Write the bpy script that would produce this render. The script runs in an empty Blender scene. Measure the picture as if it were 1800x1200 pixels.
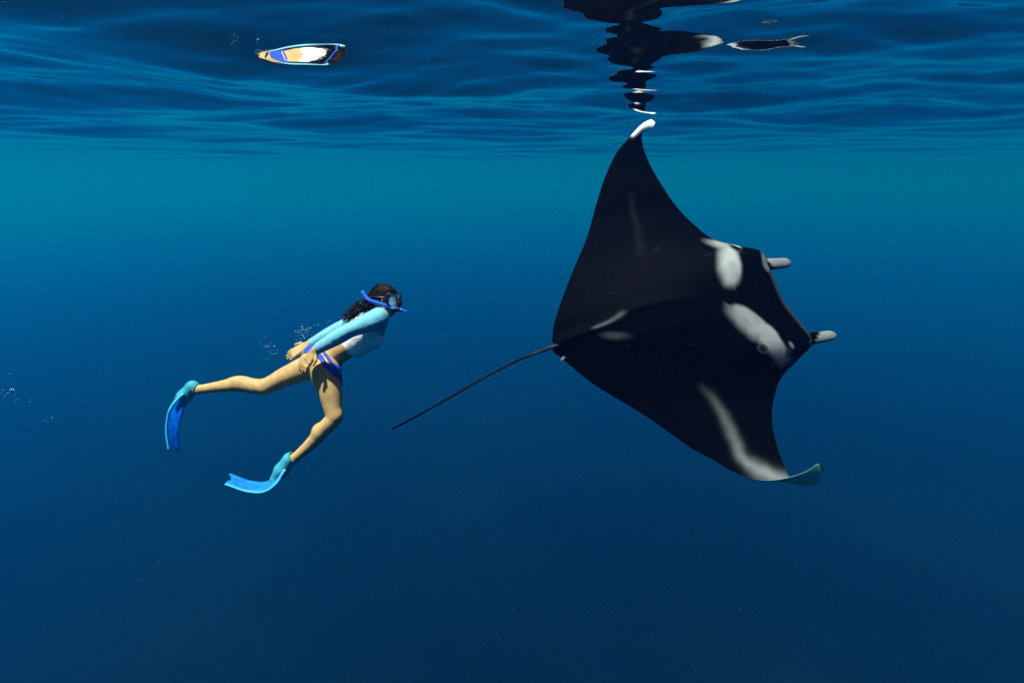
import bpy, math, random
import numpy as np
from mathutils import Vector, Matrix

random.seed(7)
RNG = np.random.default_rng(7)
sc = bpy.context.scene
COL = sc.collection

# ------------------------------------------------------------------ camera
F = 1000.0                       # focal length in pixels of an 1800 px wide frame
PITCH = math.atan(280 / F)       # camera looks a little down; eye level falls at 320 px
CAM_Z = -0.505                    # camera depth below mean water level
cam_d = bpy.data.cameras.new('camera')
cam_d.sensor_width = 36
cam_d.lens = 36 * F / 1800
cam_d.clip_start = 0.02
cam_d.clip_end = 3000
cam = bpy.data.objects.new('camera', cam_d)
cam.location = (0, 0, CAM_Z)
cam.rotation_euler = (math.pi / 2 - PITCH, 0, 0)
COL.objects.link(cam)
sc.camera = cam

# ------------------------------------------------------------------ light
SUN_DIR = Vector((-0.20, -0.17, 0.92)).normalized()     # towards the sun
sun_el = math.asin(SUN_DIR.z)
sun_az = math.atan2(SUN_DIR.x, SUN_DIR.y)
world = bpy.data.worlds.new('World')
sc.world = world
world.use_nodes = True
wn = world.node_tree
bg = wn.nodes['Background']
sky = wn.nodes.new('ShaderNodeTexSky')
sky.sky_type = 'NISHITA'
sky.sun_disc = False
sky.sun_elevation = sun_el
sky.sun_rotation = sun_az
wn.links.new(sky.outputs[0], bg.inputs[0])
bg.inputs[1].default_value = 0.06
sl = bpy.data.lights.new('sun', 'SUN')
sl.energy = 5.0
sl.angle = math.radians(0.6)
sl.color = (1.0, 0.95, 0.86)
sun = bpy.data.objects.new('sun', sl)
sun.rotation_euler = SUN_DIR.to_track_quat('Z', 'Y').to_euler()
sun.location = (-3, -3, 12)
COL.objects.link(sun)

sc.view_settings.view_transform = 'Standard'
sc.view_settings.look = 'None'
sc.view_settings.exposure = 1.12
sc.view_settings.gamma = 1
sc.view_settings.use_curve_mapping = False
sc.render.engine = 'CYCLES'
cy = sc.cycles
cy.use_denoising = False      # the remaining fine grain is like the photograph's own
cy.max_bounces = 8
cy.volume_bounces = 1
cy.transparent_max_bounces = 16
cy.sample_clamp_indirect = 4
cy.use_adaptive_sampling = False

# ------------------------------------------------------------------ helpers
cp, sp = math.cos(PITCH), math.sin(PITCH)
AX = np.array([[1, 0, 0], [0, sp, cp], [0, cp, -sp]])    # rows: view right, up, forward in world


def to_world(p):
    """points given as (right, up, away) metres from the photographer's eye"""
    return np.asarray(p) @ AX + np.array([0, 0, CAM_Z])


def vp(u, v, dep):
    return np.array([(u - 900) / F * dep, (600 - v) / F * dep, dep])


def link_mesh(name, verts, faces, mat=None, parent=None, smooth=True, attrs=None):
    me = bpy.data.meshes.new(name)
    me.from_pydata([tuple(map(float, v)) for v in verts], [], [tuple(map(int, f)) for f in faces])
    if smooth:
        me.polygons.foreach_set('use_smooth', np.ones(len(me.polygons), dtype=bool))
    for k, a in (attrs or {}).items():
        a = np.asarray(a, dtype=np.float32)
        if a.ndim == 1:
            at = me.attributes.new(k, 'FLOAT', 'POINT')
            at.data.foreach_set('value', a)
        else:
            at = me.attributes.new(k, 'FLOAT_COLOR', 'POINT')
            at.data.foreach_set('color', np.c_[a, np.ones(len(a), np.float32)].astype(np.float32).ravel())
    me.update()
    o = bpy.data.objects.new(name, me)
    if mat:
        me.materials.append(mat)
    COL.objects.link(o)
    if parent:
        o.parent = parent
    return o


def tag(o, label=None, cat=None, group=None, kind=None):
    for k, v in (('label', label), ('category', cat), ('group', group), ('kind', kind)):
        if v:
            o[k] = v
    return o


class Mat:
    """tiny node helper around one Principled material"""
    def __init__(self, name, color=(.5, .5, .5), rough=.5, spec=.5):
        self.m = bpy.data.materials.new(name)
        self.m.use_nodes = True
        self.t = self.m.node_tree
        self.b = self.t.nodes['Principled BSDF']
        self.b.inputs['Base Color'].default_value = (*color, 1)
        self.b.inputs['Roughness'].default_value = rough
        self.b.inputs['Specular IOR Level'].default_value = spec

    def n(self, typ, **kw):
        nd = self.t.nodes.new(typ)
        for k, v in kw.items():
            if k in nd.inputs:
                nd.inputs[k].default_value = v
            else:
                setattr(nd, k, v)
        return nd

    def l(self, a, b):
        self.t.links.new(a, b)

    def noise(self, scale, detail=4, rough=.55):
        tc = self.n('ShaderNodeTexCoord')
        nz = self.n('ShaderNodeTexNoise', Scale=scale, Detail=detail, Roughness=rough)
        self.l(tc.outputs['Object'], nz.inputs['Vector'])
        return nz

    def vary(self, c1, c2, scale=20, lo=.35, hi=.65):
        nz = self.noise(scale)
        mr = self.n('ShaderNodeMapRange')
        mr.inputs[1].default_value = lo
        mr.inputs[2].default_value = hi
        self.l(nz.outputs[0], mr.inputs[0])
        mx = self.n('ShaderNodeMix', data_type='RGBA')
        self.l(mr.outputs[0], mx.inputs[0])
        mx.inputs[6].default_value = (*c1, 1)
        mx.inputs[7].default_value = (*c2, 1)
        self.l(mx.outputs[2], self.b.inputs['Base Color'])
        return mx

    def bump(self, scale, strength=.2, dist=.005, detail=4):
        nz = self.noise(scale, detail)
        bp = self.n('ShaderNodeBump', Strength=strength, Distance=dist)
        self.l(nz.outputs[0], bp.inputs['Height'])
        self.l(bp.outputs[0], self.b.inputs['Normal'])


def catmull(pts, ts, q):
    """Catmull-Rom through pts at parameters ts, evaluated at q"""
    pts = np.asarray(pts, float)
    ts = np.asarray(ts, float)
    m = np.gradient(pts, ts, axis=0)
    i = np.clip(np.searchsorted(ts, q, side='right') - 1, 0, len(ts) - 2)
    h = (ts[i + 1] - ts[i])
    x = ((q - ts[i]) / h)
    h = h[:, None] if pts.ndim == 2 else h
    x = x[:, None] if pts.ndim == 2 else x
    return ((2 * x**3 - 3 * x**2 + 1) * pts[i] + (x**3 - 2 * x**2 + x) * h * m[i]
            + (-2 * x**3 + 3 * x**2) * pts[i + 1] + (x**3 - x**2) * h * m[i + 1])


def tube(path, radii, seg=10, flat=1.0, cap=True):
    """tapered tube along a path; returns verts, faces"""
    path = np.asarray(path, float)
    n = len(path)
    tan = np.gradient(path, axis=0)
    tan /= np.linalg.norm(tan, axis=1)[:, None] + 1e-12
    up = np.array([0.13, 0.37, -0.9])
    V, Fc = [], []
    for i in range(n):
        s = np.cross(tan[i], up)
        s /= np.linalg.norm(s)
        w = np.cross(s, tan[i])
        for k in range(seg):
            a = 2 * math.pi * k / seg
            V.append(path[i] + radii[i] * (math.cos(a) * s + flat * math.sin(a) * w))
    for i in range(n - 1):
        for k in range(seg):
            k2 = (k + 1) % seg
            Fc.append((i * seg + k, i * seg + k2, (i + 1) * seg + k2, (i + 1) * seg + k))
    if cap:
        Fc.append(tuple(range(seg))[::-1])
        Fc.append(tuple(range((n - 1) * seg, n * seg)))
    return V, Fc


def spline(pts, n):
    pts = np.asarray(pts, float)
    ts = np.r_[0, np.cumsum(np.linalg.norm(np.diff(pts[:, :3], axis=0), axis=1))]
    return catmull(pts, ts, np.linspace(0, ts[-1], n))


# ---- signed distance modelling: smooth unions of tapered capsules and ellipsoids, meshed by surface nets
def cone_sdf(P, a, b, r1, r2):
    ba = b - a
    pa = P - a
    h = np.clip((pa @ ba) / (ba @ ba), 0, 1)
    return np.linalg.norm(pa - h[..., None] * ba, axis=-1) - (r1 + (r2 - r1) * h)


def ell_sdf(P, c, axes, rad):
    q = (P - c) @ np.asarray(axes).T
    k0 = np.linalg.norm(q / rad, axis=-1)
    k1 = np.linalg.norm(q / (np.asarray(rad) ** 2), axis=-1) + 1e-9
    return k0 * (k0 - 1) / k1


class Field:
    def __init__(self, lo, hi, h):
        self.lo = np.asarray(lo, float)
        self.h = h
        self.n = np.ceil((np.asarray(hi) - self.lo) / h).astype(int) + 1
        self.v = np.full(self.n, 0.5, np.float32)

    def grid(self, lo, hi):
        i0 = np.clip(np.floor((lo - self.lo) / self.h).astype(int), 0, self.n - 1)
        i1 = np.clip(np.ceil((hi - self.lo) / self.h).astype(int) + 1, 1, self.n)
        ax = [self.lo[k] + self.h * np.arange(i0[k], i1[k]) for k in range(3)]
        sl_ = tuple(slice(i0[k], i1[k]) for k in range(3))
        return sl_, np.stack(np.meshgrid(*ax, indexing='ij'), -1)

    def add(self, fn, lo, hi, k):
        m = k + 0.06
        s, P = self.grid(np.asarray(lo) - m, np.asarray(hi) + m)
        d = fn(P).astype(np.float32)
        o = self.v[s]
        if k > 0:
            hh = np.clip(k - np.abs(o - d), 0, None) / k
            self.v[s] = np.minimum(o, d) - hh * hh * k * 0.25
        else:
            self.v[s] = np.minimum(o, d)

    def cone(self, a, b, r1, r2, k=.02):
        r = max(r1, r2)
        self.add(lambda P: cone_sdf(P, a, b, r1, r2), np.minimum(a, b) - r, np.maximum(a, b) + r, k)

    def chain(self, pts, rs, k=.02):
        for i in range(len(pts) - 1):
            self.cone(pts[i], pts[i + 1], rs[i], rs[i + 1], k)

    def limb(self, pts, rs, n=40, k=.006):
        q = spline(np.c_[np.array(pts), rs], n)
        self.chain(list(q[:, :3]), list(np.maximum(q[:, 3], .004)), k)

    def ell(self, c, axes, rad, k=.03):
        r = max(rad)
        self.add(lambda P: ell_sdf(P, c, axes, rad), c - r, c + r, k)


def surface_nets(v, lo, h):
    ins = v < 0
    c = np.zeros(np.array(v.shape) - 1, np.int8)
    for dx in (0, 1):
        for dy in (0, 1):
            for dz in (0, 1):
                c += ins[dx:dx + c.shape[0], dy:dy + c.shape[1], dz:dz + c.shape[2]]
    act = np.argwhere((c > 0) & (c < 8))
    idx = -np.ones(c.shape, np.int64)
    idx[tuple(act.T)] = np.arange(len(act))
    pos = np.zeros((len(act), 3))
    cnt = np.zeros(len(act))
    cor = [(x, y, z) for x in (0, 1) for y in (0, 1) for z in (0, 1)]
    for a in cor:
        for b in cor:
            if sum(b) - sum(a) == 1 and all(q >= p for p, q in zip(a, b)):
                va = v[tuple((act + a).T)]
                vb = v[tuple((act + b).T)]
                x = (va < 0) != (vb < 0)
                t = np.where(x, va / np.where(x, va - vb, 1), 0)
                pos += np.where(x[:, None], np.array(a) + t[:, None] * (np.array(b) - np.array(a)), 0)
                cnt += x
    V = lo + h * (act + pos / cnt[:, None])
    faces = []
    for ax in range(3):
        o1, o2 = [(1, 2), (2, 0), (0, 1)][ax]
        a = np.take(ins, range(v.shape[ax] - 1), ax)
        b = np.take(ins, range(1, v.shape[ax]), ax)
        e = np.argwhere(a != b)
        e = e[(e[:, o1] > 0) & (e[:, o2] > 0) & (e[:, o1] < v.shape[o1] - 1) & (e[:, o2] < v.shape[o2] - 1)]
        d1 = np.zeros(3, int); d1[o1] = 1
        d2 = np.zeros(3, int); d2[o2] = 1
        q = np.stack([idx[tuple(x.T)] for x in (e - d1 - d2, e - d2, e, e - d1)], 1)
        fl = ~ins[tuple(e.T)]
        q[fl] = q[fl][:, ::-1]
        faces.append(q)
    fa = np.concatenate(faces)
    return V, fa[(fa >= 0).all(1)]


# ------------------------------------------------------------------ water surface
WAVES = [   # kx, ky, amplitude, phase, wavelength of the swells and ripples
    (-10.2756, 22.2448, 0.00122, 4.2079, 0.256), (-1.6234, 22.5928, 0.00122, 3.0498, 0.277),
    (-12.8058, 16.5663, 0.00185, 3.0003, 0.300), (5.1994, 18.6444, 0.00136, 6.2235, 0.325),
    (15.9903, 8.0284, 0.00097, 3.0899, 0.351), (-2.4857, 16.3521, 0.00096, 1.2263, 0.380),
    (-8.0647, 12.9897, 0.00171, 3.6815, 0.411), (9.5131, 10.4529, 0.00202, 1.8653, 0.445),
    (-4.4016, 12.3015, 0.00117, 1.6059, 0.481), (0.8150, 12.0500, 0.00196, 7.0222, 0.520),
    (-5.1583, 9.9014, 0.00102, 6.1918, 0.563), (-1.8448, 10.1543, 0.00132, 6.5577, 0.609),
    (-0.1674, 9.5388, 0.00575, 5.0489, 0.659), (2.8835, 8.3344, 0.00380, 5.4806, 0.712),
    (-1.2090, 8.0622, 0.00156, 1.2953, 0.771), (4.2293, 6.2374, 0.00189, 2.4834, 0.834),
    (-6.2203, 3.1366, 0.00241, 4.6335, 0.902), (2.8840, 5.7578, 0.00146, 4.4984, 0.976),
    (0.5360, 5.9287, 0.00285, 4.8940, 1.055), (1.4168, 5.3174, 0.00545, -0.8827, 1.142),
    (1.3798, 4.8962, 0.00434, 1.7851, 1.235), (-3.9015, 2.6250, 0.01180, 6.6768, 1.336),
    (-2.6181, 3.4700, 0.00634, 4.7481, 1.445), (-3.1547, 2.4888, 0.00717, -1.2061, 1.564),
    (0.4129, 3.6915, 0.00978, 1.6053, 1.692), (-2.1808, 2.6522, 0.00791, 2.2315, 1.830),
    (1.0672, 2.9893, 0.01018, 1.7775, 1.980), (1.7199, 2.3772, 0.01187, -0.6394, 2.141),
    (0.3278, 2.6924, 0.01017, 0.3005, 2.317), (2.3863, 0.7696, 0.01801, -0.7978, 2.506),
    (-1.9432, 1.2632, 0.01091, 5.2375, 2.711), (0.6412, 2.0443, 0.00429, 4.4567, 2.933),
    (-1.0377, 1.6869, 0.03031, 5.4424, 3.172), (0.1707, 1.8229, 0.02252, 4.4400, 3.432),
    (1.4993, 0.7852, 0.01000, 5.8971, 3.713), (1.0934, 1.1189, 0.01330, 1.9997, 4.016),
    (-0.2264, 1.4284, 0.00420, 1.9072, 4.345), (-0.1987, 1.3220, 0.01121, 1.3992, 4.700),
    (-0.2905, 1.2012, 0.02202, 5.5456, 5.084), (0.5629, 0.9941, 0.01514, 2.6962, 5.500),
    (-28.0136, 39.3858, 0.00021, 0.5158, 0.130), (-7.2164, 44.5689, 0.00012, 4.3272, 0.139),
    (2.7083, 42.0890, 0.00063, 4.8615, 0.149), (37.5947, 11.7849, 0.00015, 3.4805, 0.159),
    (4.9586, 36.4685, 0.00044, 0.3450, 0.171), (-12.3581, 32.0825, 0.00049, 2.3814, 0.183),
    (10.9487, 30.1924, 0.00065, 2.8444, 0.196), (17.0017, 24.7187, 0.00051, 3.7485, 0.209),
    (-6.5468, 27.2501, 0.00050, 4.5132, 0.224), (-5.6874, 25.5547, 0.00029, 1.0726, 0.240),
]
SWELL = (0.0594, -0.2997, 2.5202, 0.4058)


def water_z(x, y, cell):
    z = np.zeros_like(x)
    calm = 1 / (1 + (np.hypot(x, y) / 7) ** 2.5)        # chop flattened with distance, shaped to soften the far edge like haze
    for kx, ky, A, ph, L in WAVES:
        fade = np.clip((L / np.maximum(cell, 1e-6) - 2.5) / 3.0, 0, 1)
        s = kx * x + ky * y + ph
        z += fade * calm * A * (np.sin(s) + .22 * np.sin(2 * s + .6))
    # the back of a low passing swell, sloping down away from the photographer
    z += SWELL[0] * np.exp(-((y - SWELL[1]) / SWELL[2]) ** 2) * (1 - SWELL[3] * np.tanh(-x / 1.2))
    return z


NA, NR = 1100, 620
fr = np.linspace(-math.radians(62), math.radians(62), 860)
rest = np.linspace(math.radians(62), 2 * math.pi - math.radians(62), NA - 860 + 2)[1:-1]
ang = np.r_[fr, rest]
rad = np.r_[0.02, np.geomspace(0.25, 780, NR - 1)]
A2, R2 = np.meshgrid(ang, rad, indexing='ij')
X = R2 * np.sin(A2)
Y = R2 * np.cos(A2)
cell = np.maximum(np.gradient(R2, axis=1), R2 * 0.0026)
Z = water_z(X, Y, cell)
ii, jj = np.meshgrid(np.arange(NA), np.arange(NR - 1), indexing='ij')
i2 = (ii + 1) % NA
wf = np.stack([ii * NR + jj, ii * NR + jj + 1, i2 * NR + jj + 1, i2 * NR + jj], -1).reshape(-1, 4)[:, ::-1]
wm = bpy.data.materials.new('water_surface')
wm.use_nodes = True
t = wm.node_tree
t.nodes.clear()
out = t.nodes.new('ShaderNodeOutputMaterial')
mix = t.nodes.new('ShaderNodeMixShader')
fres = t.nodes.new('ShaderNodeFresnel')
fres.inputs['IOR'].default_value = 1.33
gl = t.nodes.new('ShaderNodeBsdfGlossy')
gl.inputs['Roughness'].default_value = 0.0
gl.inputs['Color'].default_value = (1, 1, 1, 1)
tr = t.nodes.new('ShaderNodeBsdfTransparent')
t.links.new(fres.outputs[0], mix.inputs[0])
t.links.new(tr.outputs[0], mix.inputs[1])
t.links.new(gl.outputs[0], mix.inputs[2])
t.links.new(mix.outputs[0], out.inputs[0])
wo = bpy.data.meshes.new('water')
wv = np.stack([X, Y, Z], -1).reshape(-1, 3)
wo.vertices.add(len(wv)); wo.vertices.foreach_set('co', wv.astype(np.float32).ravel())
wo.loops.add(wf.size); wo.loops.foreach_set('vertex_index', wf.astype(np.int32).ravel())
wo.polygons.add(len(wf)); wo.polygons.foreach_set('loop_start', np.arange(0, wf.size, 4, dtype=np.int32))
wo.polygons.foreach_set('use_smooth', np.ones(len(wf), bool))
wo.update(calc_edges=True)
wo.materials.append(wm)
water = bpy.data.objects.new('water', wo)
COL.objects.link(water)
tag(water, kind='structure')

# unseen sea bed, added high and near-black to darken the lower water
n = 40
gx, gy = np.meshgrid(np.linspace(-790, 790, n), np.linspace(-790, 790, n), indexing='ij')
gz = -30 + 2.5 * np.sin(gx / 37) * np.cos(gy / 51) + RNG.normal(0, .3, gx.shape)
sv = np.stack([gx, gy, gz], -1).reshape(-1, 3)
sf = [(i * n + j, (i + 1) * n + j, (i + 1) * n + j + 1, i * n + j + 1) for i in range(n - 1) for j in range(n - 1)]
mdark = Mat('unseen_seabed', (.2, .18, .14), 1.0, 0.0)
mdark.vary((.0008, .0028, .0035), (.0018, .005, .006), .05)  # near-black so that little light returns from below
tag(link_mesh('unseen_seabed', sv, sf, mdark.m), kind='structure')

# the body of water itself: one even volume round everything
hb = 800
hz0, hz1 = -34.0, 1.2
hv = [(x, y, z) for x in (-hb, hb) for y in (-hb, hb) for z in (hz0, hz1)]
hf = [(0, 1, 3, 2), (4, 6, 7, 5), (0, 4, 5, 1), (2, 3, 7, 6), (0, 2, 6, 4), (1, 5, 7, 3)]
hm = bpy.data.materials.new('sea_water')
hm.use_nodes = True
t = hm.node_tree
t.nodes.clear()
out = t.nodes.new('ShaderNodeOutputMaterial')
pv = t.nodes.new('ShaderNodeVolumePrincipled')
pv.inputs['Color'].default_value = (0.0, 0.185, 0.77, 1)
pv.inputs['Density'].default_value = 0.013
pv.inputs['Anisotropy'].default_value = 0.58
pv.inputs['Absorption Color'].default_value = (0.0, 0.53, 0.0, 1)
t.links.new(pv.outputs[0], out.inputs['Volume'])
haze = link_mesh('haze', hv, hf, hm, smooth=False)
tag(haze, kind='stuff')

# ------------------------------------------------------------------ manta ray
MD = 4.0
ST = [  # trailing edge u, v, depth; leading edge u, v, depth (pixels, metres)
    (1152, 216, .125, 1151, 218, .12),
    (1147, 211, .125, 1149, 223, .115),
    (1137, 213, .13, 1142, 225, .12),
    (1124, 222, .135, 1135, 228, .125),
    (1112, 235, .14, 1130, 232, .13),
    (1087, 264, .145, 1129, 250, .14),
    (1065, 308, .15, 1142, 288, .14),
    (1050, 352, .15, 1165, 328, .12),
    (1041, 385, .15, 1189, 363, .12),
    (1030, 422, .13, 1219, 394, .10),
    (1013, 462, .11, 1252, 420, .08),
    (988, 525, .06, 1300, 433, .04),
    (975, 565, .02, 1338, 442, .02),
    (971, 590, .01, 1353, 472, .0),
    (971, 605, .0, 1380, 532, .0),
    (973, 618, .0, 1409, 569, .0),
    (990, 632, -.01, 1429, 596, -.01),
    (1043, 675, -.04, 1404, 631, -.03),
    (1087, 702, -.06, 1376, 660, -.06),
    (1138, 733, -.10, 1361, 698, -.10),
    (1175, 759, -.13, 1357, 727, -.14),
    (1215, 787, -.17, 1360, 760, -.18),
    (1252, 807, -.21, 1368, 791, -.22),
    (1288, 828, -.26, 1378, 818, -.27),
    (1326, 841, -.31, 1388, 838, -.31),
    (1356, 843, -.36, 1399, 848, -.34),
    (1392, 837, -.41, 1416, 853, -.37),
    (1420, 826, -.45, 1433, 850, -.40),
    (1437, 815, -.48, 1444, 838, -.44),
    (1443, 816, -.48, 1447, 824, -.46),
]
ST = np.array(ST, float)
Tp = ST[:, :3]
Lp = ST[:, 3:]
mid = (Tp + Lp) / 2
tt = np.r_[0, np.cumsum(np.linalg.norm(np.diff(mid[:, :2], axis=0), axis=1) + 4)]
iC = 14
NS, NC = 440, 180
q = np.linspace(0, tt[-1], NS)
TT = catmull(Tp, tt, q)
LL = catmull(Lp, tt, q)
tau = q - tt[iC]                                  # span coordinate in px from the spine
s = (1 - np.cos(np.linspace(0, math.pi, NC))) / 2   # chord 0 trailing .. 1 leading
U = TT[:, None, 0] * (1 - s) + LL[:, None, 0] * s
V = TT[:, None, 1] * (1 - s) + LL[:, None, 1] * s
Dp = TT[:, None, 2] * (1 - s) + LL[:, None, 2] * s
body = np.exp(-(tau / 125) ** 2)[:, None]
prof = np.clip(s, 0, 1) ** 0.9 * (1 - s ** 5) ** 0.6
prof = prof / prof.max()
sharp = s ** 0.8 * (1 - s) ** 0.75
sharp = sharp / sharp.max()
wing = np.clip(1 - np.abs(tau) / np.where(tau < 0, tt[iC], tt[-1] - tt[iC]), 0, 1)[:, None]
chord = np.linalg.norm(LL[:, :2] - TT[:, :2], axis=1)[:, None] / F * MD
th = .155 * body * prof[None] + (.004 + .05 * chord * wing ** .5) * sharp[None]
# shoulder muscles, the spine ridge and low ripples of the wing
ridge_pts = spline(np.array([(973, 606), (1010, 590), (1045, 577), (1075, 563), (1105, 546), (1160, 530), (1240, 520)]), 60)
dist = np.full(U.shape, 1e9)
amt = np.zeros(U.shape)
for i, pnt in enumerate(ridge_pts):
    dd = np.hypot(U - pnt[0], V - pnt[1])
    m = dd < dist
    dist = np.where(m, dd, dist)
    amt = np.where(m, 1 - i / 60, amt)
th_d = th + .030 * amt ** .7 * np.exp(-(dist / 9) ** 2)
th_d += .02 * np.exp(-(((U - 1240) / 70) ** 2 + ((V - 470) / 45) ** 2)) + .02 * np.exp(-(((U - 1330) / 60) ** 2 + ((V - 620) / 45) ** 2))
th_d = th_d + .004 * np.sin(U / 31 + V / 57) * body * np.clip(4 * s * (1 - s), 0, 1)
edge = np.clip(np.minimum(s, 1 - s) * 30, 0, 1)[None]
dors_p = np.stack([(U - 900) / F * MD, (600 - V) / F * MD, MD + Dp], -1)
scale_p = (MD + Dp) / MD
mid3 = np.stack([(U - 900) / F * (MD + Dp), (600 - V) / F * (MD + Dp), MD + Dp], -1)
du = np.gradient(mid3, axis=0)
dv = np.gradient(mid3, axis=1)
nrm = np.cross(du, dv)
nrm /= np.linalg.norm(nrm, axis=-1)[..., None] + 1e-9
if nrm[NS // 2, NC // 2, 2] > 0:
    nrm = -nrm                                     # dorsal side faces the photographer along the body
tocam = -mid3 / np.linalg.norm(mid3, axis=-1)[..., None]      # bulge along the line of sight
# thick parts bulge along the body axis, thin wings along their own normal
bl = np.clip(body * 1.2, 0, 1)[..., None]
dirn = nrm * (1 - bl) + tocam * bl
dors = mid3 + dirn * th_d[..., None]
vent = mid3 - dirn * (th * .75 + .002)[..., None]
nv = NS * NC
allv = np.concatenate([dors.reshape(-1, 3), vent.reshape(-1, 3)])
ii, jj = np.meshgrid(np.arange(NS - 1), np.arange(NC - 1), indexing='ij')
fd = np.stack([ii * NC + jj, (ii + 1) * NC + jj, (ii + 1) * NC + jj + 1, ii * NC + jj + 1], -1).reshape(-1, 4)
fv = fd[:, ::-1] + nv
rim = []
for i in range(NS - 1):
    a, b = i * NC, (i + 1) * NC
    rim.append((a, a + nv, b + nv, b))
    a, b = i * NC + NC - 1, (i + 1) * NC + NC - 1
    rim.append((a, b, b + nv, a + nv))
for j in range(NC - 1):
    rim.append((j, j + 1, j + 1 + nv, j + nv))
    a = (NS - 1) * NC + j
    rim.append((a, a + nv, a + 1 + nv, a + 1))
mf = np.concatenate([fd, fv, np.array(rim)])


def warp(seed, amp, lo_, hi_):
    r = np.random.default_rng(seed)
    w = np.zeros(U.shape)
    for k in np.geomspace(lo_, hi_, 26):
        a = r.uniform(0, 2 * math.pi)
        w += amp * (lo_ / k) ** .75 * np.sin(2 * math.pi / 1000 * k * (U * math.cos(a) + V * math.sin(a)) + r.uniform(0, 6.3))
    return w


WU, WV = warp(5, .55, 8, 50), warp(6, .55, 8, 50)      # ragged edges for the skin markings and painted sheen


def blob(c, r, ang, soft=.35, soft2=None):
    a = math.radians(ang)
    x = (U + WU - c[0]) * math.cos(a) + (V + WV - c[1]) * math.sin(a)
    y = -(U + WU - c[0]) * math.sin(a) + (V + WV - c[1]) * math.cos(a)
    d = np.sqrt((x / r[0]) ** 2 + (y / r[1]) ** 2)
    if soft2 is not None:                               # crisp towards the head, soft towards the tail
        soft = np.where(y > 0, soft2, soft)
    x_ = np.clip((1 + soft - d) / (2 * soft), 0, 1)
    return x_ * x_ * (3 - 2 * x_)


def streak(pts, w0, w1, a0, a1, taper=1):
    pp_ = spline(np.array(pts, float), 50)
    best = np.zeros(U.shape)
    for i, pnt in enumerate(pp_):
        f = i / 49
        w = w0 + (w1 - w0) * f
        best = np.maximum(best, (a0 + (a1 - a0) * f) * np.clip(min(f, 1 - f) * 6 + .12, 0, 1) ** taper * np.exp(-(np.hypot(U + WU - pnt[0], V + WV - pnt[1]) / w) ** 2))
    return np.clip(best, 0, 1)


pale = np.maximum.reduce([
    blob((1281, 467), (33, 19), 74, .25, .5), blob((1266, 434), (24, 8), 14, .7) * .75, blob((1284, 483), (19, 15), 90, .5) * .95,
    blob((1291, 432), (10, 2.4), 22, .5) * .8,
    blob((1320, 568), (42, 18), 40, .18, .55) * .9, blob((1353, 598), (36, 17), 54, .18, .55), blob((1372, 628), (22, 14), 50, .6) * .3,
    blob((1389, 608), (7, 3.2), 75, .4) * .75,
    blob((1083, 589), (22, 6), 5, .9) * .16,
    streak([(1230, 680), (1262, 722), (1288, 770), (1312, 812), (1345, 832), (1384, 841)], 6, 12, .10, .65, .35),  # sheen on the up-facing lower wing, painted in as a pale streak
    streak([(1108, 340), (1116, 395), (1126, 450)], 6, 8, .02, .018),
    streak([(1040, 578), (1075, 562), (1100, 547)], 2.2, 4, .3, .2),  # highlight along the spine ridge, painted into the skin colour
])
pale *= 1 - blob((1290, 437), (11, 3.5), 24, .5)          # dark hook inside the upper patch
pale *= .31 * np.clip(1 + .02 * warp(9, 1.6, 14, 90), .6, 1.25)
pale = np.maximum(pale, blob((1346, 461), (15, 5), 68, .5) * .13)
pale = np.maximum(pale, blob((1430, 598), (10, 4), -50, .6) * .08)
pale = np.maximum(pale, np.clip(1.6 * streak([(1112, 236), (1122, 227), (1136, 217), (1152, 212)], 4, 9, .8, 1.2, 0), 0, 1))
ring_d = np.hypot(U - 1338, V - 613)
ring = np.clip(1.3 - np.abs(ring_d - 8) / 2.2, 0, 1)
pale = np.maximum(pale * np.clip((ring_d - 6) / 3, .25, 1), ring * .07)
for _ in range(13):                                     # old scratches
    cx, cy_ = RNG.uniform(1010, 1330), RNG.uniform(430, 760)
    pale = np.maximum(pale, blob((cx, cy_), (RNG.uniform(3, 9), RNG.uniform(1.2, 2.2)), RNG.uniform(-40, 20), .7) * RNG.uniform(.003, .011))
front = np.clip((s[None] - .985) / .01, 0, 1) * (np.abs(tau)[:, None] < 75)
pale = np.maximum(pale, front * .035)
pale_v = np.clip(1.1 - .9 * np.clip((s[None] - .97) / .03, 0, 1) * (wing < .35), 0, 1) * np.ones(U.shape)
tipdark = np.clip((q - (tt[-1] - 9)) / 5, 0, 1)[:, None]
pale_v = pale_v * (1 - .9 * tipdark)
pale_v = np.maximum(pale_v, ((U < 1160) & (V < 232)) * 1.0)
green = np.clip((tau - 240) / 60, 0, 1)[:, None] * np.ones(U.shape)  # blue-green shade painted into the white underside of the lower wing tip
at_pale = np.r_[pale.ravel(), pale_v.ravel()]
at_green = np.r_[np.zeros(nv), green.ravel()]


def append(Vx, Fx, pal, base):
    off = sum(len(x) for x in base[0])
    base[0].append(np.asarray(Vx))
    base[1].extend([tuple(i + off for i in f) for f in Fx])
    base[2].append(np.asarray(pal))


acc = ([allv], [tuple(f) for f in mf], [at_pale])
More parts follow.
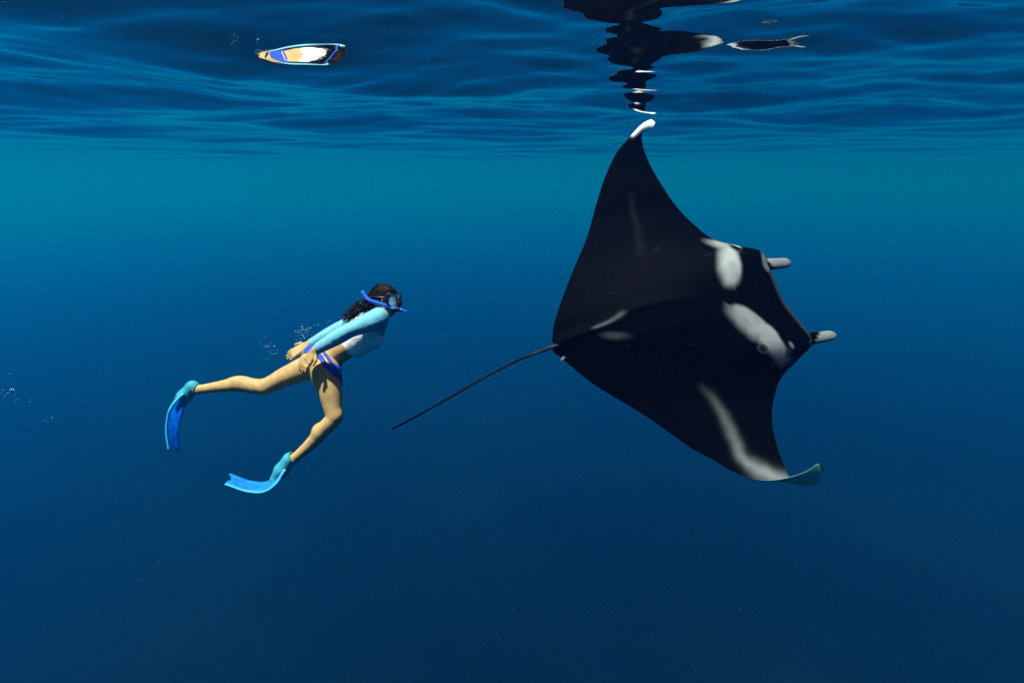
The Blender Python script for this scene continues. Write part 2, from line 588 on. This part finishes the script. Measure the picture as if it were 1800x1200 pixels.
# rolled cephalic fins
for base_p, tip_p, dz, wu, wk in (((1338, 466), (1391, 461), .02, 1357, 10), ((1412, 597), (1471, 588), -.01, 1436, -5)):
    k = 30
    path, rr = [], []
    for i in range(k):
        f = i / (k - 1)
        rpx = (12.0 - 3.2 * f) * max(.05, 1 - max(0, (f - .76) / .24) ** 2.6)
        u = base_p[0] + (tip_p[0] - base_p[0]) * f
        v = base_p[1] + (tip_p[1] - base_p[1]) * f
        path.append(vp(u, v, MD + dz + .04 * f))
        rr.append(rpx / F * MD)
    a_, b_ = tube(path, rr, 20, .7)
    pl = []
    for c3 in a_:
        u, v = 900 + c3[0] / c3[2] * F, 600 - c3[1] / c3[2] * F
        t_ = (v - base_p[1]) / 11
        pl.append(float(np.clip((u - wu - wk * t_ - 1.5 * math.sin(v * .9)) / 4 + .5, 0, 1)) * .19)
    append(a_, b_, pl, acc)
# tail
tp = spline(np.array([(1030, 584, .0), (985, 604, -.03), (962, 613, -.03), (920, 629, -.04), (870, 653, -.05), (800, 693, -.07), (740, 727, -.08), (690, 754, -.09)], float), 70)
path = [vp(p[0], p[1], MD + p[2]) for p in tp]
f = np.linspace(0, 1, 70)
rr = (np.interp(f, [0, .1, .18, .3, 1], [7, 5, 3.4, 2.3, 1.6])) / F * MD
a_, b_ = tube(path, rr, 12)
append(a_, b_, np.repeat(np.interp(f, [0, .1, .15, .2, .26, .3, .5, .6, 1], [0, .03, .05, .02, .03, .006, .012, .006, .0]), 12), acc)
# pelvic fins beside the tail and the little dorsal fin
for c, d_, r_ in (((984, 602), (-14, 1), 4.5), ((992, 628), (-6, 6), 3.2)):
    path = [vp(c[0] + d_[0] * x, c[1] + d_[1] * x, MD - .02) for x in np.linspace(-.4, 1, 9)]
    rr = [r_ * (1 - abs(x) ** 3 * .95) / F * MD for x in np.linspace(-.6, 1, 9)]
    a_, b_ = tube(path, rr, 10, .5)
    append(a_, b_, np.repeat(np.linspace(0, .3, 9), 10), acc)
mv = np.concatenate(acc[0])
mp = np.concatenate(acc[2])
mg = np.r_[at_green, np.zeros(len(mp) - len(at_green))]
mm = Mat('manta_skin', (.01, .01, .012), .6, .008)
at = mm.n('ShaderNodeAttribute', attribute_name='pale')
ag = mm.n('ShaderNodeAttribute', attribute_name='green')
nz = mm.noise(14, 6, .65)
ma = mm.n('ShaderNodeMath', operation='MULTIPLY_ADD')
mm.l(nz.outputs[0], ma.inputs[0]); ma.inputs[1].default_value = .5; ma.inputs[2].default_value = .75
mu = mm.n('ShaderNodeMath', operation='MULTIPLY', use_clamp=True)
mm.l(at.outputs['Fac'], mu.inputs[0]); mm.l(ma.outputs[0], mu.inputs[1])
white = mm.n('ShaderNodeMix', data_type='RGBA')
mm.l(ag.outputs['Fac'], white.inputs[0])
white.inputs[6].default_value = (.66, .75, .77, 1)
white.inputs[7].default_value = (.06, .30, .26, 1)  # white underside tinted as if lit by the surrounding water
mx = mm.n('ShaderNodeMix', data_type='RGBA')
mm.l(mu.outputs[0], mx.inputs[0])
nz2 = mm.noise(3.5, 5, .6)
dk = mm.n('ShaderNodeMix', data_type='RGBA')
mm.l(nz2.outputs[0], dk.inputs[0])
dk.inputs[6].default_value = (.0005, .0006, .0008, 1)
dk.inputs[7].default_value = (.0011, .0011, .0013, 1)
mm.l(dk.outputs[2], mx.inputs[6])
mm.l(white.outputs[2], mx.inputs[7])
mm.l(mx.outputs[2], mm.b.inputs['Base Color'])
mm.bump(60, .15, .004, 5)
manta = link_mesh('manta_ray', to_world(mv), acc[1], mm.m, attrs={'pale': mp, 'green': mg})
tag(manta, 'black manta ray with white shoulder patches and long thin tail swimming below the surface', 'manta ray')

# its eye
em = Mat('manta_eye', (.02, .03, .04), .08, .6)
ec = vp(1388, 610, MD - .07)


def ico(c, r, sub=2):
    import bmesh
    bm = bmesh.new()
    bmesh.ops.create_icosphere(bm, subdivisions=sub, radius=r)
    V_ = [np.array(v.co) + c for v in bm.verts]
    F_ = [tuple(v.index for v in f.verts) for f in bm.faces]
    bm.free()
    return V_, F_


a_, b_ = ico(ec, .016)
link_mesh('eye', to_world(a_), b_, em.m, manta)

# ------------------------------------------------------------------ swimmer
PD = 3.8


def p3(u, v, off=0.0):
    return vp(u, v, PD + off)


H = .005
lo = p3(330, 680, 0) * 0 + np.array([(325 - 900) / F * 4.0, (600 - 870) / F * 4.0, PD - .42])
hi = np.array([(725 - 900) / F * 3.5, (600 - 490) / F * 4.0, PD + .42])
tilt = math.atan2(79, 100)
a_sp = np.array([math.cos(tilt), math.sin(tilt), 0])
perp = np.array([-math.sin(tilt), math.cos(tilt), 0])
roll = math.radians(20)
tc_ = np.array([0, 0, -1.0])
b_bk = math.cos(roll) * perp + math.sin(roll) * tc_
r_rt = math.cos(roll) * tc_ - math.sin(roll) * perp
AXS = np.array([a_sp, r_rt, b_bk])

chest = p3(640, 580)
waist = p3(603, 608)
pelv = p3(571, 631)
neckb = p3(662, 551)
torso = Field(lo, hi, H)
torso.ell(chest, AXS, (.165, .145, .10))
torso.ell(p3(654, 564), AXS, (.075, .165, .075), .05)
torso.ell(waist, AXS, (.125, .118, .083), .06)
for sgn in (-1, 1):
    torso.ell(chest - b_bk * .075 + r_rt * sgn * .068 + a_sp * .02, AXS, (.06, .058, .055), .03)
pelvis = Field(lo, hi, H)
pelvis.ell(pelv, AXS, (.11, .152, .10), .04)
pelvis.ell(waist, AXS, (.11, .115, .08), .06)
for sgn in (-1, 1):
    pelvis.ell(pelv + b_bk * .045 + r_rt * sgn * .072 - a_sp * .055, AXS, (.095, .08, .08), .03)
legs = Field(lo, hi, H)
legs.v = pelvis.v.copy()
legN = [(571, 650, -.085), (580, 688, -.11), (585, 715, -.12), (587, 732, -.125), (570, 753, -.11), (546, 780, -.08), (517, 806, -.05)]
legs.limb([p3(*x) for x in legN], [.098, .076, .058, .051, .047, .038, .028])
legs.ell(p3(560, 757, -.10), np.eye(3), (.04, .045, .04), .03)
legs.ell(p3(591, 731, -.13), np.eye(3), (.032, .034, .036), .02)
legF = [(553, 641, .085), (502, 662, .10), (464, 679, .11), (420, 675.5, .11), (382, 680, .11), (348, 685, .11)]
legs.limb([p3(*x) for x in legF], [.090, .066, .053, .049, .036, .028])
legs.ell(p3(421, 671, .11), np.eye(3), (.07, .035, .04), .03)
legs.ell(p3(465, 684, .10), np.eye(3), (.04, .03, .036), .02)
# kneecap and ankle bones
legs.ell(p3(591, 729, -.135), np.eye(3), (.022, .026, .022), .04)
legs.ell(p3(519, 802, -.075), np.eye(3), (.011, .011, .011), .014)
# feet (inside the fin pockets)
legs.chain([p3(517, 806, -.05), p3(506, 810, -.04), p3(492, 830, -.04), p3(481, 846, -.04)], [.03, .034, .032, .022], .02)
legs.chain([p3(348, 685, .11), p3(336, 682, .11), p3(322, 699, .11), p3(310, 714, .11)], [.03, .034, .032, .022], .02)

armN = Field(lo, hi, H)
shN = p3(666, 558, -.15)
elN = p3(614, 581, -.27)
wrN = p3(556, 614, -.24)
armN.limb([p3(658, 560, -.12), shN, p3(640, 570, -.215), elN, p3(598, 590, -.265), wrN], [.052, .058, .050, .040, .041, .027])
armF = Field(lo, hi, H)
shF = p3(645, 543, .15)
elF = p3(607, 571, .19)
wrF = p3(543, 606, .14)
armF.limb([p3(650, 548, .11), shF, p3(628, 557, .18), elF, p3(590, 580, .18), wrF], [.05, .054, .046, .038, .038, .026])


def hand(fld, wr, mid_, tip_, nrm_, spread, L=.085, thumb=1):
    """palm with four fingers of unequal length and a thumb off its side"""
    d = mid_ - wr
    d = d / np.linalg.norm(d)
    side = np.cross(nrm_, d); side /= np.linalg.norm(side)
    up_ = np.cross(d, side)
    kn = wr + d * .085
    for x in (-.028, -.009, .009, .028):
        fld.cone(wr + side * x * .5 + d * .01, kn + side * x, .0165, .0125, .012)
    td = tip_ - mid_
    td = td / np.linalg.norm(td)
    for x, ln in zip((-.028, -.0095, .0095, .028), (.066, .08, .078, .06)):
        a = kn + side * x
        dir1 = d * .7 + td * .3 + side * x * spread
        dir1 /= np.linalg.norm(dir1)
        dir2 = d * .15 + td * .85 + side * x * spread - up_ * .12
        dir2 /= np.linalg.norm(dir2)
        b = a + dir1 * ln * .52
        fld.cone(a, b, .0095, .0088, .006)
        fld.cone(b, b + dir2 * ln * .52, .0088, .0072, .004)
    a = wr + d * .025 + side * .024 * thumb
    b = a + (d * .7 + side * .8 * thumb) * .036
    fld.cone(a, b, .0125, .0105, .008)
    fld.cone(b, b + (d * .95 + side * .3 * thumb) * .032, .0105, .0082, .004)


hand(armN, wrN, p3(540, 635, -.235), p3(526, 660, -.225), np.array([-.4, .3, -.85]), .8, thumb=-1)
hand(armF, wrF, p3(521, 617, .12), p3(506, 627, .11), np.array([-.25, .55, -.8]), 4, thumb=1)

head = Field(lo, hi, H)
hc = p3(676, 528, 0)
hf_ = np.array([.88, -.06, -.46]); hf_ /= np.linalg.norm(hf_)
hu = np.array([.10, .99, .0]); hu -= hf_ * (hu @ hf_); hu /= np.linalg.norm(hu)
hs = np.cross(hf_, hu)                               # sideways
if hs[2] > 0:
    hs = -hs                                         # towards the photographer: her right
HX = np.array([hf_, hu, hs])


def hp(x, y, z):
    return hc + hf_ * x + hu * y + hs * z


head.ell(hp(-.005, .012, 0), HX, (.088, .078, .070), .03)
head.ell(hp(.035, -.045, 0), HX, (.055, .058, .052), .03)       # face and jaw
head.cone(hp(.07, -.075, 0), hp(.06, -.083, 0), .021, .02, .02)   # chin
head.cone(hp(.088, .0, 0), hp(.098, -.028, 0), .009, .012, .01)  # nose
head.cone(hp(.078, -.052, -.015), hp(.078, -.052, .015), .010, .010, .01)   # lips
for sgn in (-1, 1):
    head.ell(hp(-.01, -.012, .070 * sgn), HX, (.018, .028, .009), .008)  # ears
head.cone(hp(-.03, -.04, 0), neckb + b_bk * .01, .048, .052, .03)        # neck

# one continuous body
bodyv = torso.v.copy()


def smin(a, b, k):
    h_ = np.clip(k - np.abs(a - b), 0, None) / k
    return np.minimum(a, b) - h_ * h_ * k * .25


bodyv = smin(bodyv, legs.v, .04)
bodyv = smin(bodyv, head.v, .03)
bodyv = smin(bodyv, armN.v, .012)
bodyv = smin(bodyv, armF.v, .012)
bv, bf = surface_nets(bodyv, lo, H)
skin = Mat('skin', (.5, .34, .2), .55, .08)
skin.vary((.44, .30, .125), (.35, .225, .09), 26)
skin.b.inputs['Subsurface Weight'].default_value = 0.0
skin.bump(160, .08, .002)
person = link_mesh('person', to_world(bv), bf, skin.m)
tag(person, 'snorkelling woman in pale blue and white swim shirt with blue fins kicking towards the manta', 'person')

grid_ax = [lo[k] + H * np.arange(torso.n[k]) for k in range(3)]
GX, GY, GZ = np.meshgrid(*grid_ax, indexing='ij', sparse=True)


def plane(p, nrm_):
    nrm_ = np.asarray(nrm_, float)
    nrm_ = nrm_ / np.linalg.norm(nrm_)
    return ((GX - p[0]) * nrm_[0] + (GY - p[1]) * nrm_[1] + (GZ - p[2]) * nrm_[2]).astype(np.float32)


# swim shirt: torso above the waist, sleeves to the wrists
shirt_t = Field(lo, hi, H)
shirt_t.v = torso.v.copy()
shirt_t.ell(chest - b_bk * .055 - a_sp * .055, AXS, (.13, .115, .072), .05)       # loose front billowing in the water
tor = np.maximum(shirt_t.v - .006, -plane(p3(606, 606), a_sp + b_bk * .12))
tor = np.maximum(tor, plane(p3(667, 548), a_sp))
aN = np.maximum(armN.v - .0045, plane(wrN + (elN - wrN) * .03, wrN - elN))
aF = np.maximum(armF.v - .0045, plane(wrF + (elF - wrF) * .03, wrF - elF))
shirt = smin(smin(tor, aN, .015), aF, .015)
sv_, sf_ = surface_nets(shirt, lo, H)


def sample(fv, pts):
    i = np.clip(((pts - lo) / H).round().astype(int), 0, np.array(fv.shape) - 1)
    return fv[tuple(i.T)]


sl_f = np.clip((sample(torso.v, sv_) - np.minimum(sample(armN.v, sv_), sample(armF.v, sv_)) + .008) / .012, 0, 1)
sl_f = np.maximum(sl_f, np.clip(((sv_ - p3(652, 566)) @ a_sp) / .02, 0, 1))
shm = Mat('shirt', (.6, .7, .75), .7, .05)
at = shm.n('ShaderNodeAttribute', attribute_name='sleeve')
mx = shm.n('ShaderNodeMix', data_type='RGBA')
shm.l(at.outputs['Fac'], mx.inputs[0])
mx.inputs[6].default_value = (.78, .74, .74, 1)
mx.inputs[7].default_value = (.12, .37, .47, 1)
shm.l(mx.outputs[2], shm.b.inputs['Base Color'])
shm.bump(13, .55, .02, 1.5)
link_mesh('swim_shirt', to_world(sv_), sf_, shm.m, person, attrs={'sleeve': sl_f})

# bikini bottoms: hip bands and a triangle, cut out of the inflated hip shape
ca = plane(pelv, a_sp)
cr = plane(pelv, r_rt)
cb = plane(pelv, b_bk)
hips = legs.v
side_w = np.abs(cr)
low = -.125 + .95 * side_w
top = .035 + 0 * side_w
tri = np.maximum(low - ca, ca - top) * .7
band1 = np.abs(ca - .030 + cb * .10) - .0135
band2 = np.abs(ca - .058 + cb * .05) - .008
reg = np.minimum(np.minimum(tri, band1), band2)
bik = np.maximum(np.maximum(hips - .005, -(hips + .004)), reg)
bik = np.maximum(bik, np.abs(ca) - .2)
kv, kf = surface_nets(bik.astype(np.float32), lo, H)
bk = Mat('bikini', (.02, .06, .4), .6, .05)
bk.vary((.022, .07, .42), (.016, .05, .30), 60)
link_mesh('bikini_bottom', to_world(kv), kf, bk.m, person)

# hair: a cap on the skull and strands streaming back
hairf = Field(lo, hi, H)
hairf.ell(hp(-.012, .015, 0), HX, (.094, .081, .075), .02)
hairf.ell(hp(-.06, -.02, 0), HX, (.055, .06, .062), .03)
hairf.limb([hp(-.06, -.005, .0), p3(652, 541, -.01), p3(636, 549, -.01), p3(618, 556, -.01)], [.058, .056, .045, .02], 20)
face_cut = np.maximum(-plane(hp(.03, 0, 0), hf_ * 1.0 - hu * .55), -1)
hv_ = np.maximum(hairf.v, -face_cut * 0 + plane(hp(.045, .02, 0), hf_ - hu * .9))
hvv, hff = surface_nets(hv_, lo, H)
HVs, HFs = list(hvv), [tuple(f_) for f_ in hff]
for i in range(230):
    st = hp(-.06 + RNG.normal(0, .02), .0 + RNG.normal(0, .035), RNG.normal(.01, .04))
    spread = RNG.normal(0, 1)
    end = p3(601 + 34 * RNG.uniform(0, 1) ** 1.4, 559 + 6 * spread + RNG.normal(0, 3), RNG.normal(-.01, .05))
    m1 = p3(651 + RNG.normal(0, 3), 539 + 6 * spread, RNG.normal(-.01, .045))
    m2 = p3(629 + RNG.normal(0, 4), 548 + 7.5 * spread + RNG.normal(0, 2), RNG.normal(-.01, .05))
    pth = spline(np.array([st, m1, m2, end]), 14)
    r0 = RNG.uniform(.0022, .006)
    a_, b_ = tube(pth, r0 * np.linspace(1, .12, 14) ** .7, 5)
    o_ = len(HVs)
    HVs += list(a_)
    HFs += [tuple(k + o_ for k in f_) for f_ in b_]
for i in range(260):                                    # combed strands lying over the skull
    th0 = RNG.uniform(-1.45, 1.45)
    pth = []
    lift = RNG.uniform(.0, .005)
    for ph in np.linspace(.55 + RNG.normal(0, .06), 3.0 + RNG.normal(0, .1), 12):
        c3 = np.array([math.cos(ph) * .100, math.sin(ph) * math.cos(th0) * .088, math.sin(ph) * math.sin(th0) * .081]) * (1 + lift / .09)
        pth.append(hp(-.012 + c3[0], .018 + c3[1], c3[2]))
    a_, b_ = tube(pth, np.full(12, RNG.uniform(.0015, .003)), 4)
    o_ = len(HVs)
    HVs += list(a_)
    HFs += [tuple(k + o_ for k in f_) for f_ in b_]
hairm = Mat('hair', (.01, .007, .005), .6, .05)
hairm.vary((.003, .0025, .002), (.05, .036, .014), 18, .5, .8)
link_mesh('hair', to_world(np.array(HVs)), HFs, hairm.m, person)

# diving mask: rounded frame, soft skirt, window and strap
black = Mat('black_rubber', (.006, .006, .007), .4, .15)
blue = Mat('blue_plastic', (.015, .10, .55), .35, .15)
mc = hp(.105, .004, 0)


def rrect(n_, w, h_, rc):
    out_ = []
    for i in range(n_):
        a = 2 * math.pi * i / n_
        c, s_ = math.cos(a), math.sin(a)
        e = 4.0
        k = (abs(c) ** e + abs(s_) ** e) ** (-1 / e)
        out_.append((w * k * c, h_ * k * s_))
    return out_


rings = [(-.036, .062, .040), (-.03, .070, .046), (-.004, .074, .050), (.004, .072, .049), (.006, .066, .043), (.0, .064, .041)]
V_, F_ = [], []
N_ = 40
for x, w, h_ in rings:
    for (z, y) in rrect(N_, w, h_, .02):
        curve = -.028 * (z / .07) ** 2
        V_.append(mc + hf_ * (x + curve) + hu * y + hs * z)
for i in range(len(rings) - 1):
    for k in range(N_):
        k2 = (k + 1) % N_
        F_.append((i * N_ + k, i * N_ + k2, (i + 1) * N_ + k2, (i + 1) * N_ + k))
mask = link_mesh('diving_mask', to_world(V_), F_, black.m, person)
V_, F_ = [], []
for x in (.001, -.003):
    for sc_ in (1, .5):
        for (z, y) in rrect(N_, .065 * sc_, .042 * sc_, .02):
            V_.append(mc + hf_ * (x - .028 * (z / .07) ** 2) + hu * y + hs * z)
    V_.append(mc + hf_ * x)
for lay in (0, 1):
    o_ = lay * (2 * N_ + 1)
    for k in range(N_):
        k2 = (k + 1) % N_
        F_.append((o_ + k, o_ + k2, o_ + N_ + k2, o_ + N_ + k))
        F_.append((o_ + N_ + k, o_ + N_ + k2, o_ + 2 * N_))
glass = Mat('mask_glass', (.35, .62, .74), .05, .8)
glass.b.inputs['Transmission Weight'].default_value = .4
link_mesh('lens', to_world(V_), F_, glass.m, mask)
V_, F_ = tube([mc + hf_ * .010 + hu * .046, mc + hf_ * .012 + hu * .01, mc + hf_ * .022 - hu * .02, mc + hf_ * .012 - hu * .046], [.007, .008, .020, .014], 10)
link_mesh('nose_pocket', to_world(V_), F_, black.m, mask)
V_, F_ = [], []
N2 = 40
for i in range(N2 + 1):
    a = math.radians(38) + (2 * math.pi - math.radians(76)) * i / N2
    for y, dr in ((-.011, 0), (.011, 0), (.011, .004), (-.011, .004)):
        x = -.012 + (.108 + dr) * math.cos(a)
        z = (.086 + dr) * math.sin(a)
        V_.append(hp(x, .006 + y + .012 * (1 - math.cos(a)) * .5, z))
for i in range(N2):
    for k in range(4):
        k2 = (k + 1) % 4
        F_.append((i * 4 + k, i * 4 + k2, i * 4 + 4 + k2, i * 4 + 4 + k))
link_mesh('strap', to_world(V_), F_, black.m, mask)
# snorkel along her cheek, ending behind the head
sn = spline(np.array([p3(716, 548, -.10), p3(706, 545, -.10), p3(698, 543, -.09), p3(688, 541, -.075), p3(678, 537, -.088), p3(662, 532, -.10),
                      p3(650, 528, -.11), p3(642, 521, -.105), p3(637, 512, -.10)]), 40)
rr = np.interp(np.linspace(0, 1, 40), [0, .08, .12, .25, .3, .9, 1], [.006, .006, .013, .013, .0125, .0125, .014])
a_, b_ = tube(sn, rr, 12)
snorkel = link_mesh('snorkel', to_world(a_), b_, blue.m, person)
a_, b_ = tube([p3(704, 543, -.105), p3(697, 544, -.09), p3(692, 545, -.06)], [.013, .016, .012], 10)
link_mesh('mouthpiece', to_world(a_), b_, black.m, snorkel)

# swim fins
rub = Mat('fin_rubber', (.03, .28, .32), .5, .08)
rub.vary((.02, .20, .27), (.04, .28, .35), 30)
bl_m = Mat('fin_blade', (.01, .22, .85), .4, .15)
bmx = bl_m.vary((.018, .33, .88), (.04, .48, .94), 22)
trn = bl_m.n('ShaderNodeBsdfTranslucent')
bl_m.l(bmx.outputs[2], trn.inputs['Color'])
msh = bl_m.n('ShaderNodeMixShader')
msh.inputs[0].default_value = .68
bl_m.l(bl_m.b.outputs[0], msh.inputs[1])
bl_m.l(trn.outputs[0], msh.inputs[2])
bl_m.l(msh.outputs[0], bl_m.t.nodes['Material Output'].inputs[0])
stud_m = Mat('fin_stud', (.25, .55, .7), .4, .1)
rail_m = Mat('fin_rail', (.03, .35, .62), .4, .1)


def fin(heel, ankle, toe, curve, width_px, width_dep, wprof, off):
    fl = Field(np.minimum.reduce([heel, toe, ankle]) - .1, np.maximum.reduce([heel, toe, ankle]) + .1, .004)
    m_ = heel * .45 + toe * .55
    fl.chain([heel, m_, toe], [.043, .046, .034], .02)
    hd = toe - heel
    hd /= np.linalg.norm(hd)
    fl.cone(heel - hd * .012, ankle, .036, .036, .02)
    an = ankle - heel
    cut = (fl.grid(fl.lo, fl.lo + fl.h * (fl.n - 1))[1] - (heel + an * .85)) @ (an / np.linalg.norm(an))
    c_ = fl.v[:cut.shape[0], :cut.shape[1], :cut.shape[2]]
    v_, f_ = surface_nets(np.maximum(c_, cut), fl.lo, fl.h)
    root = link_mesh('swim_fin', to_world(v_), f_, rub.m, person)
    lip = []
    e1 = np.cross(an, [0.2, .3, 1.0]); e1 /= np.linalg.norm(e1)
    e2 = np.cross(an, e1); e2 /= np.linalg.norm(e2)
    for k in range(21):
        w_ = 2 * math.pi * k / 20
        lip.append(heel + an * .86 + (e1 * math.cos(w_) + e2 * math.sin(w_)) * .037)
    a1, b1 = tube(lip, np.full(21, .005), 8)
    link_mesh('ankle_lip', to_world(a1), b1, rub.m, root)
    # blade: a curved sheet with a V-notched end
    n_, m2_ = 36, 15
    wcor = np.array(curve).mean(0)[:2] / np.array(curve).mean(0)[2]     # the far edge seen along the line of sight
    cv = spline(np.array(curve), n_)
    V1, F1 = [], []
    for side in (0, 1):
        for i in range(n_):
            f0 = i / (n_ - 1)
            w = np.interp(f0, [0, .15, .35, 1], wprof)
            for j in range(m2_):
                x = (j / (m2_ - 1) - .5) * 2
                ext = f0 + (.0 if f0 < .9 else (f0 - .9) * 1.1 * (abs(x) - .5) * .6)
                ii_ = np.clip(ext, 0, 1.0) * (n_ - 1)
                k = int(min(ii_, n_ - 2))
                c = cv[k] + (cv[k + 1] - cv[k]) * (ii_ - k)
                if ext > 1:
                    c = c + (cv[-1] - cv[-2]) * (ext - 1) * (n_ - 1)
                wp = np.array([width_px[0] / F * PD + wcor[0] * width_dep, -width_px[1] / F * PD + wcor[1] * width_dep, width_dep])
                tg = cv[min(k + 1, n_ - 1)] - cv[max(k - 1, 0)]
                nn = np.cross(tg, wp); nn /= np.linalg.norm(nn)
                rib = .0035 * math.cos(x * math.pi * 3) * (f0 > .12)
                V1.append(c + wp * .5 * x * w + nn * ((.0045 if side else -.0045) + rib))
    for side in (0, 1):
        o_ = side * n_ * m2_
        for i in range(n_ - 1):
            for j in range(m2_ - 1):
                q_ = (o_ + i * m2_ + j, o_ + (i + 1) * m2_ + j, o_ + (i + 1) * m2_ + j + 1, o_ + i * m2_ + j + 1)
                F1.append(q_ if side else q_[::-1])
    o_ = n_ * m2_
    for j in (0, m2_ - 1):
        for i in range(n_ - 1):
            F1.append((i * m2_ + j, (i + 1) * m2_ + j, o_ + (i + 1) * m2_ + j, o_ + i * m2_ + j))
    for i in (0, n_ - 1):
        for j in range(m2_ - 1):
            F1.append((i * m2_ + j, i * m2_ + j + 1, o_ + i * m2_ + j + 1, o_ + i * m2_ + j))
    link_mesh('blade', to_world(V1), F1, bl_m.m, root)
    for i_, j_ in ((8, 5), (9, 8), (10, 11)):
        c_v = np.array(V1[i_ * m2_ + j_])
        a1, b1 = ico(c_v - c_v / np.linalg.norm(c_v) * .004, .0065, 1)
        link_mesh('vent_stud', to_world(a1), b1, stud_m.m, root)
    for j in (0, m2_ - 1):
        pth = [np.array(V1[i * m2_ + j]) for i in range(n_)]
        a1, b1 = tube(pth, np.linspace(.011, .006, n_), 8)
        link_mesh('rail', to_world(a1), b1, rail_m.m, root)
    return root


fin(p3(508, 808, -.045), p3(516, 803, -.05), p3(484, 842, -.04),
    [p3(501, 821, -.06), p3(483, 844, -.06), p3(464, 854, -.05), p3(440, 853, -.045), p3(404, 841, -.04)],
    (5, -17), .185, [.42, .62, .9, 1.0], 0)
fin(p3(337, 681, .11), p3(347, 684, .11), p3(312, 711, .11),
    [p3(328, 692, .095), p3(312, 712, .095), p3(304, 735, .10), p3(301, 760, .10), p3(304, 789, .10)],
    (23, 3), .18, [.5, .75, 1.0, .85], 0)

# ------------------------------------------------------------------ bubbles and drifting specks
bubm = Mat('bubble', (.16, .38, .46), .15, .4)
bubm.b.inputs['Transmission Weight'].default_value = .35


def bubbles(name, label, spots, seed):
    r = np.random.default_rng(seed)
    V_, F_ = [], []
    for (u, v, su, sv2, off, n_, rmax) in spots:
        for _ in range(n_):
            c = vp(u + r.normal(0, su), v + r.normal(0, sv2), PD + off + r.normal(0, .05))
            a_, b_ = ico(np.zeros(3), rmax * r.uniform(.25, 1) ** 2, 1)
            o_ = len(V_)
            st = np.array([r.uniform(1, 2.2), 1, 1])
            V_ += [c + x * st for x in a_]
            F_ += [tuple(k + o_ for k in f_) for f_ in b_]
    return tag(link_mesh(name, to_world(V_), F_, bubm.m), label, 'bubbles', kind='stuff')


bubbles('bubbles', 'white air bubbles trailing above the woman\'s back and hands',
        [(534, 582, 9, 4, .15, 34, .0055), (545, 585, 13, 8, .15, 40, .0035), (526, 588, 6, 6, .15, 16, .004),
         (470, 608, 9, 5, .15, 18, .004), (478, 618, 6, 8, .15, 12, .0035), (590, 572, 20, 6, .2, 50, .0025)], 3)
bubbles('bubbles', 'small white bubbles drifting at the left edge of the picture',
        [(16, 690, 9, 4, .3, 18, .005), (36, 704, 9, 4, .3, 10, .0045), (82, 737, 10, 3, .3, 8, .004), (12, 655, 5, 5, .3, 5, .004)], 5)

r = np.random.default_rng(21)
V_, F_ = [], []
for _ in range(130):
    dep = r.uniform(.9, 6.5)
    x = r.uniform(-1, 1) * dep
    y = r.uniform(-.75, .12) * dep
    c = np.array([x, y, dep])
    if to_world(c)[2] > -.15:
        continue
    a_, b_ = ico(c, r.uniform(.0006, .0016) * (dep / 2.5) ** .5, 1)
    o_ = len(V_)
    V_ += list(a_)
    F_ += [tuple(k + o_ for k in f_) for f_ in b_]
pm = Mat('plankton', (.07, .11, .13), .8, .0)
tag(link_mesh('plankton', to_world(V_), F_, pm.m), 'tiny pale specks drifting in the blue water', 'plankton', kind='stuff')
